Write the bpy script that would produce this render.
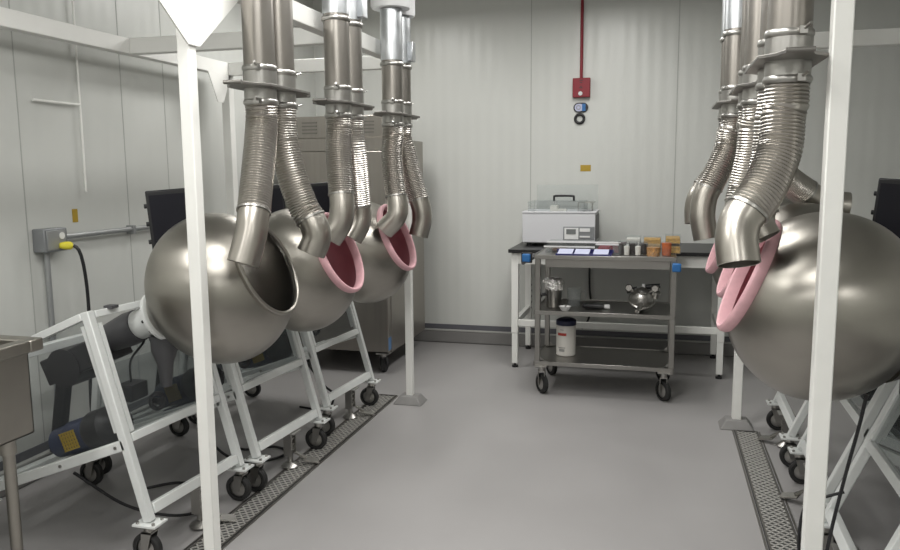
import bpy, math, random
from mathutils import Vector, Matrix
random.seed(7)
for o in list(bpy.data.objects):
    bpy.data.objects.remove(o)
scene = bpy.context.scene
COL = scene.collection
PI = math.pi

# ------------------------------------------------------------------ camera
F_PX, PITCH, YAW, ROLL = 771.7, 0.134132, -0.262107, -0.0082454
fw = Vector((math.sin(YAW) * math.cos(PITCH), math.cos(YAW) * math.cos(PITCH), -math.sin(PITCH)))
rt = fw.cross(Vector((0, 0, 1))).normalized()
up = rt.cross(fw)
r2 = rt * math.cos(ROLL) + up * math.sin(ROLL)
u2 = -rt * math.sin(ROLL) + up * math.cos(ROLL)
cam_data = bpy.data.cameras.new('camera')
cam_data.sensor_width = 36.0
cam_data.lens = F_PX / 900.0 * 36.0
cam_data.clip_start = 0.02
cam = bpy.data.objects.new('camera', cam_data)
cam.matrix_world = Matrix(((r2.x, u2.x, -fw.x, 0), (r2.y, u2.y, -fw.y, 0), (r2.z, u2.z, -fw.z, 1.55), (0, 0, 0, 1)))
COL.objects.link(cam)
scene.camera = cam

# ------------------------------------------------------------------ world and exposure
w = bpy.data.worlds.new('world')
scene.world = w
w.use_nodes = True
w.node_tree.nodes['Background'].inputs[0].default_value = (0.8, 0.9, 1.0, 1)
w.node_tree.nodes['Background'].inputs[1].default_value = 0.0
scene.view_settings.view_transform = 'Standard'
scene.view_settings.look = 'None'
scene.view_settings.gamma = 1.0
scene.view_settings.use_curve_mapping = False
scene.view_settings.exposure = 0.0
LAMP_STRENGTH = 21.5
LAMP_Z = 2.90
LAMPS = [(x, y) for y in (-1.2, 1.1, 3.3, 5.15) for x in (-2.1, -0.45) if (x, y) != (-2.1, 3.3)] + [(-1.1, 2.3), (1.5, -1.2)]  # last two lamps added to brighten the left wall and the right pans


# ------------------------------------------------------------------ materials
def principled(name, base, rough=0.5, metal=0.0, spec=0.5, noise=None, bump=None, coat=0.0, trans=0.0, alpha=1.0, ior=1.45):
    m = bpy.data.materials.new(name)
    m.use_nodes = True
    nt = m.node_tree
    b = nt.nodes['Principled BSDF']
    b.inputs['Base Color'].default_value = (*base, 1)
    b.inputs['Roughness'].default_value = rough
    b.inputs['Metallic'].default_value = metal
    b.inputs['Specular IOR Level'].default_value = spec
    b.inputs['Coat Weight'].default_value = coat
    b.inputs['Transmission Weight'].default_value = trans
    b.inputs['Alpha'].default_value = alpha
    b.inputs['IOR'].default_value = ior
    tc = None
    if noise or bump:
        tc = nt.nodes.new('ShaderNodeTexCoord')
    if noise:                                   # (scale xyz, colour spread, roughness spread)
        sc, cs, rs = noise
        mp = nt.nodes.new('ShaderNodeMapping')
        mp.inputs['Scale'].default_value = sc
        nt.links.new(tc.outputs['Object'], mp.inputs['Vector'])
        n = nt.nodes.new('ShaderNodeTexNoise')
        n.inputs['Scale'].default_value = 1.0
        n.inputs['Detail'].default_value = 5.0
        nt.links.new(mp.outputs['Vector'], n.inputs['Vector'])
        mr = nt.nodes.new('ShaderNodeMapRange')
        mr.inputs['To Min'].default_value = 1 - cs
        mr.inputs['To Max'].default_value = 1 + cs
        mr.inputs['From Min'].default_value = 0.3
        mr.inputs['From Max'].default_value = 0.7
        nt.links.new(n.outputs['Fac'], mr.inputs['Value'])
        mx = nt.nodes.new('ShaderNodeVectorMath')
        mx.operation = 'SCALE'
        mx.inputs[0].default_value = base
        nt.links.new(mr.outputs['Result'], mx.inputs['Scale'])
        nt.links.new(mx.outputs['Vector'], b.inputs['Base Color'])
        m2 = nt.nodes.new('ShaderNodeMapRange')
        m2.inputs['From Min'].default_value = 0.3
        m2.inputs['From Max'].default_value = 0.7
        m2.inputs['To Min'].default_value = max(0.02, rough - rs)
        m2.inputs['To Max'].default_value = min(1, rough + rs)
        nt.links.new(n.outputs['Fac'], m2.inputs['Value'])
        nt.links.new(m2.outputs['Result'], b.inputs['Roughness'])
    if bump:                                    # (scale xyz, strength, distance)
        sc, st, di = bump
        mp = nt.nodes.new('ShaderNodeMapping')
        mp.inputs['Scale'].default_value = sc
        nt.links.new(tc.outputs['Object'], mp.inputs['Vector'])
        n = nt.nodes.new('ShaderNodeTexNoise')
        n.inputs['Scale'].default_value = 1.0
        n.inputs['Detail'].default_value = 3.0
        nt.links.new(mp.outputs['Vector'], n.inputs['Vector'])
        bp = nt.nodes.new('ShaderNodeBump')
        bp.inputs['Strength'].default_value = st
        bp.inputs['Distance'].default_value = di
        nt.links.new(n.outputs['Fac'], bp.inputs['Height'])
        nt.links.new(bp.outputs['Normal'], b.inputs['Normal'])
    return m


def emission(name, colour, strength):
    m = bpy.data.materials.new(name)
    m.use_nodes = True
    nt = m.node_tree
    nt.nodes.clear()
    e = nt.nodes.new('ShaderNodeEmission')
    e.inputs[0].default_value = (*colour, 1)
    e.inputs[1].default_value = strength
    o = nt.nodes.new('ShaderNodeOutputMaterial')
    nt.links.new(e.outputs[0], o.inputs[0])
    return m


def clear_plastic(name, tint, opac, rough=0.15):
    """transparent sheet with a glossy surface and a slight tint"""
    m = bpy.data.materials.new(name)
    m.use_nodes = True
    nt = m.node_tree
    b = nt.nodes['Principled BSDF']
    b.inputs['Base Color'].default_value = (*tint, 1)
    b.inputs['Roughness'].default_value = rough
    t = nt.nodes.new('ShaderNodeBsdfTransparent')
    t.inputs[0].default_value = (0.94, 0.95, 0.95, 1)
    mix = nt.nodes.new('ShaderNodeMixShader')
    mix.inputs[0].default_value = opac
    nt.links.new(t.outputs[0], mix.inputs[1])
    nt.links.new(b.outputs[0], mix.inputs[2])
    nt.links.new(mix.outputs[0], nt.nodes['Material Output'].inputs[0])
    return m


def panel_wall_material(name, base, axis):
    """white insulated wall panels: fine vertical ribs as bump"""
    m = principled(name, base, rough=0.32, spec=0.45)
    nt = m.node_tree
    b = nt.nodes['Principled BSDF']
    tc = nt.nodes.new('ShaderNodeTexCoord')
    wv = nt.nodes.new('ShaderNodeTexWave')
    wv.wave_type = 'BANDS'
    wv.bands_direction = axis
    wv.inputs['Scale'].default_value = 3.14
    wv.inputs['Distortion'].default_value = 0.0
    bp = nt.nodes.new('ShaderNodeBump')
    bp.inputs['Strength'].default_value = 0.3
    bp.inputs['Distance'].default_value = 0.004
    nt.links.new(tc.outputs['Object'], wv.inputs['Vector'])
    nt.links.new(wv.outputs['Fac'], bp.inputs['Height'])
    nt.links.new(bp.outputs['Normal'], b.inputs['Normal'])
    return m


M = {}
M['wall_x'] = panel_wall_material('white_wall_panel', (0.60, 0.61, 0.585), 'X')
M['wall_y'] = panel_wall_material('white_side_wall_panel', (0.60, 0.61, 0.585), 'Y')
M['ceiling'] = principled('ceiling_white', (0.7, 0.71, 0.69), 0.6)
M['seam'] = principled('panel_seam', (0.40, 0.41, 0.39), 0.6)
M['floor'] = principled('grey_epoxy_floor', (0.32, 0.311, 0.311), 0.42, noise=((1.6, 1.6, 1.6), 0.05, 0.06))
M['cove'] = principled('grey_cove_base', (0.20, 0.195, 0.19), 0.5)
M['cove_dark'] = principled('dark_base_channel', (0.11, 0.11, 0.125), 0.5)
M['cove_light'] = principled('pale_base_ledge', (0.42, 0.42, 0.40), 0.5)
M['white'] = principled('white_powder_coat', (0.84, 0.84, 0.81), 0.4, noise=((9, 9, 9), 0.02, 0.05))
M['stand_white'] = principled('white_painted_stand', (0.74, 0.76, 0.75), 0.38, noise=((12, 12, 12), 0.03, 0.05))
M['steel'] = principled('brushed_steel_pan', (0.37, 0.352, 0.318), 0.34, metal=1.0, noise=((3.5, 3.5, 9), 0.08, 0.05))
M['steel_in'] = principled('steel_pan_inside', (0.58, 0.565, 0.54), 0.26, metal=1.0)
M['duct'] = principled('stainless_duct', (0.32, 0.30, 0.275), 0.34, metal=1.0)
M['hose'] = principled('flexible_steel_hose', (0.50, 0.475, 0.44), 0.30, metal=1.0)
M['elbow'] = principled('steel_elbow', (0.46, 0.435, 0.395), 0.32, metal=1.0)
M['galv'] = principled('galvanised_sleeve', (0.60, 0.62, 0.64), 0.34, metal=1.0, noise=((20, 20, 20), 0.06, 0.04))
M['gate'] = principled('grey_gate_plate', (0.26, 0.25, 0.235), 0.45, metal=1.0)
def brushed(m, amount):
    nt = m.node_tree
    b = nt.nodes['Principled BSDF']
    tg = nt.nodes.new('ShaderNodeTangent')
    tg.direction_type = 'RADIAL'; tg.axis = 'X'
    b.inputs['Anisotropic'].default_value = amount
    nt.links.new(tg.outputs[0], b.inputs['Tangent'])
brushed(M['steel'], 0.6)
M['steel'].node_tree.nodes['Principled BSDF'].inputs['Anisotropic Rotation'].default_value = 0.25
M['pink'] = principled('pink_rubber_rim', (0.68, 0.40, 0.435), 0.55, noise=((25, 25, 25), 0.08, 0.05))
M['pink_in'] = principled('pink_lining', (0.60, 0.30, 0.34), 0.38, noise=((8, 8, 8), 0.1, 0.08))
M['black'] = principled('black_plastic', (0.018, 0.018, 0.02), 0.42)
M['screen'] = principled('dark_screen', (0.008, 0.008, 0.014), 0.4, spec=0.3)
M['rubber'] = principled('black_rubber', (0.02, 0.02, 0.02), 0.6)
M['chrome'] = principled('zinc_plated_steel', (0.44, 0.43, 0.41), 0.33, metal=1.0)
M['dark_grey'] = principled('dark_grey_paint', (0.075, 0.075, 0.08), 0.45)
M['charcoal'] = principled('charcoal_paint', (0.03, 0.028, 0.03), 0.4)
M['blue_motor'] = principled('dark_blue_paint', (0.035, 0.045, 0.10), 0.4)
M['yellow'] = principled('yellow_paint', (0.62, 0.42, 0.05), 0.5)
M['sticker'] = principled('yellow_sticker', (0.42, 0.28, 0.03), 0.5)
M['plug'] = principled('yellow_plug', (0.75, 0.66, 0.05), 0.5)
M['guard'] = clear_plastic('clear_guard_sheet', (0.16, 0.17, 0.18), 0.09, 0.2)
M['clear'] = clear_plastic('clear_container_plastic', (0.7, 0.7, 0.7), 0.06, 0.1)
M['clear_faint'] = clear_plastic('clear_lid_acrylic', (0.75, 0.77, 0.77), 0.07, 0.12)
M['conduit'] = principled('grey_conduit', (0.36, 0.37, 0.375), 0.4, metal=0.5)
M['box_grey'] = principled('grey_junction_box', (0.25, 0.26, 0.27), 0.45, metal=0.3)
M['red'] = principled('red_paint', (0.22, 0.009, 0.02), 0.45)
M['bench_top'] = principled('black_bench_top', (0.012, 0.012, 0.013), 0.35)
M['cart_steel'] = principled('cart_stainless', (0.31, 0.30, 0.285), 0.34, metal=1.0, noise=((4, 30, 4), 0.06, 0.05))
M['fridge'] = principled('cabinet_stainless', (0.38, 0.355, 0.325), 0.36, metal=1.0, noise=((40, 3, 1.5), 0.05, 0.05))
M['sink'] = principled('sink_stainless', (0.38, 0.36, 0.325), 0.36, metal=1.0, noise=((6, 6, 6), 0.06, 0.05))
M['bath_white'] = principled('white_appliance_paint', (0.64, 0.645, 0.67), 0.45)
M['lcd'] = principled('grey_display', (0.18, 0.19, 0.19), 0.3)
M['blue'] = principled('blue_bumper', (0.025, 0.14, 0.38), 0.45)
M['navy'] = principled('navy_tray', (0.02, 0.02, 0.12), 0.4)
M['paper'] = principled('white_paper', (0.78, 0.78, 0.78), 0.6)
M['lilac_paper'] = principled('pale_card', (0.50, 0.52, 0.68), 0.6)
M['redfood'] = principled('red_candies', (0.28, 0.03, 0.05), 0.5, noise=((60, 60, 60), 0.5, 0.1))
M['darkfood'] = principled('dark_chocolate', (0.02, 0.014, 0.012), 0.5)
M['amber'] = principled('amber_pieces', (0.42, 0.19, 0.04), 0.5, noise=((80, 80, 80), 0.6, 0.1))
M['orange'] = principled('orange_pieces', (0.55, 0.11, 0.01), 0.5, noise=((60, 60, 60), 0.2, 0.1))
M['mustard'] = principled('yellow_pieces', (0.52, 0.29, 0.05), 0.5, noise=((80, 80, 80), 0.5, 0.1))
M['brown'] = principled('brown_pieces', (0.10, 0.05, 0.03), 0.5, noise=((80, 80, 80), 0.5, 0.1))
M['foil'] = principled('aluminium_foil', (0.75, 0.74, 0.73), 0.24, metal=1.0, bump=((45, 45, 45), 1.0, 0.02))
M['tub'] = principled('white_tub', (0.68, 0.66, 0.62), 0.45)
M['tub_lid'] = principled('navy_lid', (0.014, 0.018, 0.05), 0.4)
M['label_red'] = principled('red_label', (0.42, 0.05, 0.04), 0.5)
M['label_grey'] = principled('grey_print', (0.32, 0.32, 0.31), 0.6)
M['plinth'] = principled('grey_epoxy_plinth', (0.235, 0.23, 0.225), 0.5, noise=((10, 10, 10), 0.1, 0.05))
M['grate'] = principled('steel_grating', (0.72, 0.70, 0.67), 0.3, metal=0.55)
M['drain_dark'] = principled('drain_channel', (0.035, 0.035, 0.035), 0.5)
M['lamp'] = emission('lamp_diffuser', (1.0, 0.985, 0.95), LAMP_STRENGTH)
M['insul'] = principled('white_duct_wrap', (0.80, 0.81, 0.82), 0.5)
M['sticker_white'] = principled('white_sticker', (0.62, 0.64, 0.63), 0.5)
M['sticker_blue'] = principled('blue_sticker', (0.12, 0.24, 0.45), 0.5)


# ------------------------------------------------------------------ mesh building
class MB:
    def __init__(self):
        self.v, self.f, self.s = [], [], []

    def add(self, vs, fs, smooth=False):
        n = len(self.v)
        self.v += [tuple(p) for p in vs]
        for k in fs:
            self.f.append(tuple(n + i for i in k))
            self.s.append(smooth)
        return self

    def box(self, x0, x1, y0, y1, z0, z1):
        vs = [(x, y, z) for z in (z0, z1) for y in (y0, y1) for x in (x0, x1)]
        return self.add(vs, [(0, 2, 3, 1), (4, 5, 7, 6), (0, 1, 5, 4), (2, 6, 7, 3), (0, 4, 6, 2), (1, 3, 7, 5)])

    def beam(self, p0, p1, wd, ht, side=(0, 1, 0)):
        """box from p0 to p1; wd is its size along `side`, ht across"""
        p0, p1 = Vector(p0), Vector(p1)
        d = (p1 - p0).normalized()
        s = Vector(side)
        s = (s - d * s.dot(d)).normalized()
        t = d.cross(s)
        vs = []
        for p in (p0, p1):
            for a, b in ((-1, -1), (1, -1), (1, 1), (-1, 1)):
                vs.append(p + s * (a * wd / 2) + t * (b * ht / 2))
        return self.add(vs, [(3, 2, 1, 0), (4, 5, 6, 7), (0, 1, 5, 4), (1, 2, 6, 5), (2, 3, 7, 6), (3, 0, 4, 7)])

    def prism(self, poly, thick_vec):
        """polygon (list of points) extruded along thick_vec"""
        n = len(poly)
        tv = Vector(thick_vec)
        vs = [Vector(p) for p in poly] + [Vector(p) + tv for p in poly]
        fs = [tuple(reversed(range(n))), tuple(range(n, 2 * n))]
        for i in range(n):
            j = (i + 1) % n
            fs.append((i, j, n + j, n + i))
        return self.add(vs, fs)

    def lathe(self, prof, origin, axis, n=40, cap0=False, cap1=False, smooth=True, ref=None):
        """prof: (distance along axis, radius)"""
        o, a = Vector(origin), Vector(axis).normalized()
        r = Vector(ref) if ref else (Vector((0, 0, 1)) if abs(a.z) < 0.9 else Vector((1, 0, 0)))
        e1 = (r - a * r.dot(a)).normalized()
        e2 = a.cross(e1)
        vs, fs = [], []
        for (h, rad) in prof:
            for k in range(n):
                t = 2 * PI * k / n
                vs.append(o + a * h + (e1 * math.cos(t) + e2 * math.sin(t)) * rad)
        for i in range(len(prof) - 1):
            for k in range(n):
                q = (k + 1) % n
                fs.append((i * n + k, i * n + q, (i + 1) * n + q, (i + 1) * n + k))
        self.add(vs, fs, smooth)
        for flag, i in ((cap0, 0), (cap1, len(prof) - 1)):
            if flag:
                ring = vs[i * n:(i + 1) * n]
                self.add(ring, [tuple(reversed(range(n))) if i == 0 else tuple(range(n))])
        return self

    def cyl(self, p0, p1, r, n=24, r1=None):
        p0, p1 = Vector(p0), Vector(p1)
        d = p1 - p0
        return self.lathe([(0, r), (d.length, r if r1 is None else r1)], p0, d, n, True, True)

    def tube(self, p0, p1, r, thick=0.003, n=32):
        p0, p1 = Vector(p0), Vector(p1)
        L = (p1 - p0).length
        return self.lathe([(0, r), (L, r), (L, r - thick), (0, r - thick), (0, r)], p0, p1 - p0, n)

    def torus(self, c, axis, R, r, n=32, m=10):
        prof = [(r * math.sin(2 * PI * i / m), R + r * math.cos(2 * PI * i / m)) for i in range(m + 1)]
        return self.lathe(prof, c, axis, n)

    def sweep(self, pts, radii, n=12, caps=True, closed=False):
        pts = [Vector(p) for p in pts]
        if not hasattr(radii, '__len__'):
            radii = [radii] * len(pts)
        N = len(pts)
        prev = None
        vs, fs = [], []
        for i, p in enumerate(pts):
            if closed:
                d = pts[(i + 1) % N] - pts[i - 1]
            else:
                d = pts[min(i + 1, N - 1)] - pts[max(i - 1, 0)]
            d.normalize()
            if prev is None:
                r = Vector((0, 0, 1)) if abs(d.z) < 0.9 else Vector((1, 0, 0))
                e1 = (r - d * r.dot(d)).normalized()
            else:
                e1 = (prev - d * prev.dot(d)).normalized()
            prev = e1
            e2 = d.cross(e1)
            for k in range(n):
                t = 2 * PI * k / n
                vs.append(p + (e1 * math.cos(t) + e2 * math.sin(t)) * radii[i])
        for i in range(N if closed else N - 1):
            j = (i + 1) % N
            for k in range(n):
                q = (k + 1) % n
                fs.append((i * n + k, i * n + q, j * n + q, j * n + k))
        self.add(vs, fs, True)
        if caps and not closed:
            self.add(vs[:n], [tuple(reversed(range(n)))])
            self.add(vs[-n:], [tuple(range(n))])
        return self


def tag(o, label=None, cat=None, group=None, kind=None):
    if label: o['label'] = label
    if cat: o['category'] = cat
    if group: o['group'] = group
    if kind: o['kind'] = kind
    return o


def origin_of(o):
    p = Vector((0, 0, 0))
    while o is not None:
        p += o.location
        o = o.parent
    return p


def obj(name, mb, mat, parent=None, bevel=0.0, loc=None):
    """links the mesh; its vertices are given in world coordinates"""
    base = origin_of(parent) if parent else Vector((0, 0, 0))
    me = bpy.data.meshes.new(name)
    off = Vector(loc) if loc else Vector((0, 0, 0))
    if loc is None and parent is None and mb.v:
        xs = [p[0] for p in mb.v]; ys = [p[1] for p in mb.v]; zs = [p[2] for p in mb.v]
        off = Vector(((min(xs) + max(xs)) / 2, (min(ys) + max(ys)) / 2, min(zs)))
    if parent and mb.v:                         # a part's origin sits in its own middle
        n = len(mb.v)
        c = Vector((sum(p[0] for p in mb.v) / n, sum(p[1] for p in mb.v) / n, sum(p[2] for p in mb.v) / n))
        off = c - base
    sh = base + off
    me.from_pydata([Vector(p) - sh for p in mb.v], [], mb.f)
    me.polygons.foreach_set('use_smooth', mb.s)
    me.materials.append(M[mat] if isinstance(mat, str) else mat)
    me.validate()
    import bmesh
    bm = bmesh.new(); bm.from_mesh(me)
    bmesh.ops.recalc_face_normals(bm, faces=bm.faces)
    bm.to_mesh(me); bm.free()
    me.set_sharp_from_angle(angle=math.radians(38))
    me.update()
    o = bpy.data.objects.new(name, me)
    COL.objects.link(o)
    o.location = off
    if parent: o.parent = parent
    if bevel:
        b = o.modifiers.new('bevel', 'BEVEL')
        b.width = bevel; b.segments = 2; b.limit_method = 'ANGLE'; b.angle_limit = math.radians(50)
    return o


def thing(name, label, cat, loc, group=None):
    o = bpy.data.objects.new(name, None)
    o.empty_display_size = 0.1
    o.location = loc
    COL.objects.link(o)
    return tag(o, label, cat, group)


def catmull(pts, step=0.01):
    P = [Vector(p) for p in pts]
    P = [P[0] * 2 - P[1]] + P + [P[-1] * 2 - P[-2]]
    out = []
    for i in range(1, len(P) - 2):
        a, b, c, d = P[i - 1], P[i], P[i + 1], P[i + 2]
        n = max(2, int((c - b).length / step))
        for k in range(n):
            t = k / n
            out.append(0.5 * ((2 * b) + (c - a) * t + (2 * a - 5 * b + 4 * c - d) * t * t + (3 * b - a - 3 * c + d) * t ** 3))
    out.append(P[-2])
    return out


def resample(pts, step):
    L = [0]
    for a, b in zip(pts, pts[1:]): L.append(L[-1] + (b - a).length)
    n = max(2, int(L[-1] / step))
    out, j = [], 0
    for i in range(n + 1):
        s = L[-1] * i / n
        while j < len(pts) - 2 and L[j + 1] < s: j += 1
        t = (s - L[j]) / max(1e-9, L[j + 1] - L[j])
        out.append(pts[j].lerp(pts[j + 1], t))
    return out


# ------------------------------------------------------------------ the room
X0, X1, Y0, Y1, ZC = -3.05, 2.15, -2.6, 6.667, 3.45
tag(obj('floor', MB().box(X0 - .1, X1 + .1, Y0 - .1, Y1 + .1, -0.1, 0), 'floor'), kind='structure')
tag(obj('ceiling', MB().box(X0 - .1, X1 + .1, Y0 - .1, Y1 + .1, ZC, ZC + .1), 'ceiling'), kind='structure')
tag(obj('wall_back', MB().box(X0 - .1, X1 + .1, Y1, Y1 + .1, 0, ZC), 'wall_x'), kind='structure')
tag(obj('wall_left', MB().box(X0 - .1, X0, Y0, Y1, 0, ZC), 'wall_y'), kind='structure')
tag(obj('wall_right', MB().box(X1, X1 + .1, Y0, Y1, 0, ZC), 'wall_y'), kind='structure')
tag(obj('wall_front', MB().box(X0 - .1, X1 + .1, Y0 - .1, Y0, 0, ZC), 'wall_x'), kind='structure')
n_trim = 1
for x in (-2.256, -1.061, 0.134, 1.329):
    tag(obj('trim_%d' % n_trim, MB().box(x - .0035, x + .0035, Y1 - .0015, Y1, .167, ZC), 'seam'), kind='structure'); n_trim += 1
for y in (2.05, 3.19, 3.97, 4.38, 5.55):
    tag(obj('trim_%d' % n_trim, MB().box(X0, X0 + .0015, y - .003, y + .003, .167, ZC), 'seam'), kind='structure'); n_trim += 1
for nm, args in (('baseboard_back', (X0, X1, 'b')), ('baseboard_left', (Y0, Y1, 'l')), ('baseboard_right', (Y0, Y1, 'r'))):
    a, b, s = args
    def strip(d0, d1, z0, z1):
        if s == 'b': return MB().box(a, b, Y1 - d1, Y1 - d0, z0, z1)
        if s == 'l': return MB().box(X0 + d0, X0 + d1, a, b, z0, z1)
        return MB().box(X1 - d1, X1 - d0, a, b, z0, z1)
    tag(obj(nm, strip(0, .035, 0, .112), 'cove', bevel=.012), kind='structure')
    tag(obj('trim_%d' % n_trim, strip(0, .006, .122, .167), 'cove_dark'), kind='structure'); n_trim += 1
    tag(obj('trim_%d' % n_trim, strip(0, .037, .112, .122), 'cove_light'), kind='structure'); n_trim += 1

# ceiling lamps hung just above the frame, two of them added for brightness
desc = {-1.1: 'added inner left', -2.1: 'left', -0.45: 'middle', 1.5: 'added right'}
rows = {2.3: 'single lamp added to light the left wall', -1.2: 'hindmost crosswise line', 1.1: 'second crosswise line from the rear', 3.3: 'third crosswise line from the rear', 5.15: 'crosswise line nearest the back wall'}
for (x, y) in LAMPS:
    t = thing('ceiling_light', 'long white hanging ceiling light in the %s row, %s' % (desc[x], rows[y]), 'ceiling light', (x, y, LAMP_Z), 'hanging ceiling lights')
    obj('housing', MB().box(x - .17, x + .17, y - .62, y + .62, LAMP_Z + .004, LAMP_Z + .07), 'white', t, bevel=.005)
    obj('diffuser', MB().add([(x - .155, y - .6, LAMP_Z), (x - .155, y + .6, LAMP_Z), (x + .155, y + .6, LAMP_Z), (x + .155, y - .6, LAMP_Z)], [(0, 1, 2, 3)]), 'lamp', t)
    for dy in (-.45, .45):
        obj('hanger', MB().cyl((x, y + dy, LAMP_Z + .07), (x, y + dy, ZC), .004, 8), 'chrome', t)


# ------------------------------------------------------------------ support frames
def plinth(x, y, wx, wy, label):
    a, b, h = wx / 2, wy / 2, .055
    q = .6
    vs = [(x - a, y - b, 0), (x + a, y - b, 0), (x + a, y + b, 0), (x - a, y + b, 0),
          (x - a * q, y - b * q, h), (x + a * q, y - b * q, h), (x + a * q, y + b * q, h), (x - a * q, y + b * q, h)]
    return MB().add(vs, [(3, 2, 1, 0), (4, 5, 6, 7), (0, 1, 5, 4), (1, 2, 6, 5), (2, 3, 7, 6), (3, 0, 4, 7)])


def rack(label, posts, beams, gussets, loc):
    t = thing('support_frame', label, 'frame', loc)
    for (x, y, wd) in posts:
        obj('post', MB().box(x - wd / 2, x + wd / 2, y - wd / 2, y + wd / 2, .05, 2.29), 'white', t, bevel=.004)
        obj('footing', plinth(x, y, .20, .16, ''), 'plinth', t, bevel=.006)
    for (p, q, wd, ht) in beams:
        side = (0, 1, 0) if abs(p[0] - q[0]) > abs(p[1] - q[1]) else (1, 0, 0)
        obj('beam', MB().beam(p, q, wd, ht, side), 'white', t, bevel=.004)
    for (poly, tv) in gussets:
        obj('gusset_plate', MB().prism(poly, tv), 'white', t, bevel=.001)
    return t


def gusset(x, y, tv, z0=1.99, z1=2.21, hw=.33, foot=.035):
    """triangular plate in the lengthwise plane around a post"""
    return ([(x, y - foot, z0), (x, y + foot, z0), (x, y + hw, z1), (x, y - hw, z1)], tv)


bz = 2.25
rack('tall white square-tube frame on the left carrying the ducts over the left pans',
     [(-1.585, 2.42, .047), (-1.578, 4.82, .046), (-2.88, 4.86, .062), (-2.88, 2.42, .062)],
     [((-1.585, .4, bz), (-1.58, 4.84, bz), .062, .085), ((-2.88, .4, bz), (-2.88, 4.89, bz), .062, .085),
      ((-2.849, 3.83, bz), (-1.63, 3.83, bz), .062, .085), ((-2.849, 4.86, bz), (-1.61, 4.86, bz), .062, .085)],
     [gusset(-1.560, 2.42, (.006, 0, 0), 1.985), gusset(-2.855, 4.72, (.006, 0, 0), 2.02, 2.21, .14)],
     (-2.24, 3.0, 0))
rack('tall white square-tube frame on the right carrying the ducts over the right pans',
     [(.458, 2.30, .050), (.497, 4.80, .052), (1.83, 4.80, .062), (1.83, 2.62, .062)],
     [((.44, .4, bz), (.50, 4.82, bz), .06, .085), ((1.83, .4, bz), (1.83, 4.83, bz), .062, .085),
      ((.53, 4.80, bz), (1.80, 4.80, bz), .062, .085)],
     [gusset(.425, 2.30, (.006, 0, 0), 2.06, 2.21, .18)],
     (1.16, 3.0, 0))


# ------------------------------------------------------------------ floor drains
def drain(label, x0, x1, y0, y1):
    t = thing('trench_drain', label, 'floor drain', ((x0 + x1) / 2, (y0 + y1) / 2, 0), 'slotted floor drains')
    obj('channel', MB().box(x0, x1, y0, y1, 0.0005, .002), 'drain_dark', t)
    fr = MB()
    for a, b in ((x0 - .012, x0 - .004), (x0 + .004, x0 + .014), (x1 - .014, x1 - .004), (x1 + .004, x1 + .012)):
        fr.box(a, b, y0, y1, .0005, .006)
    fr.box(x0, x1, y0 - .008, y0, .0005, .006); fr.box(x0, x1, y1, y1 + .008, .0005, .006)
    obj('rim_frame', fr, 'gate', t)
    g = MB()
    n = int((y1 - y0) / .021)
    for i in range(n):
        y = y0 + .01 + i * .021
        xm0, xm1 = x0 + .012, x1 - .012
        k = 6
        for j in range(k):                     # wavy tread bars
            a = xm0 + (xm1 - xm0) * j / k
            b = xm0 + (xm1 - xm0) * (j + 1) / k
            s = .0065 * (1 if (j + i) % 2 else -1)
            g.beam((a, y - s, .0045), (b, y + s, .0045), .0062, .004, (0, 1, 0))
    obj('grating', g, 'grate', t)


drain('slotted steel floor drain running under the left pan stands', -1.845, -1.715, .9, 4.93)
drain('slotted steel floor drain running along the right pan stands', .480, .612, .9, 4.72)


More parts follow.
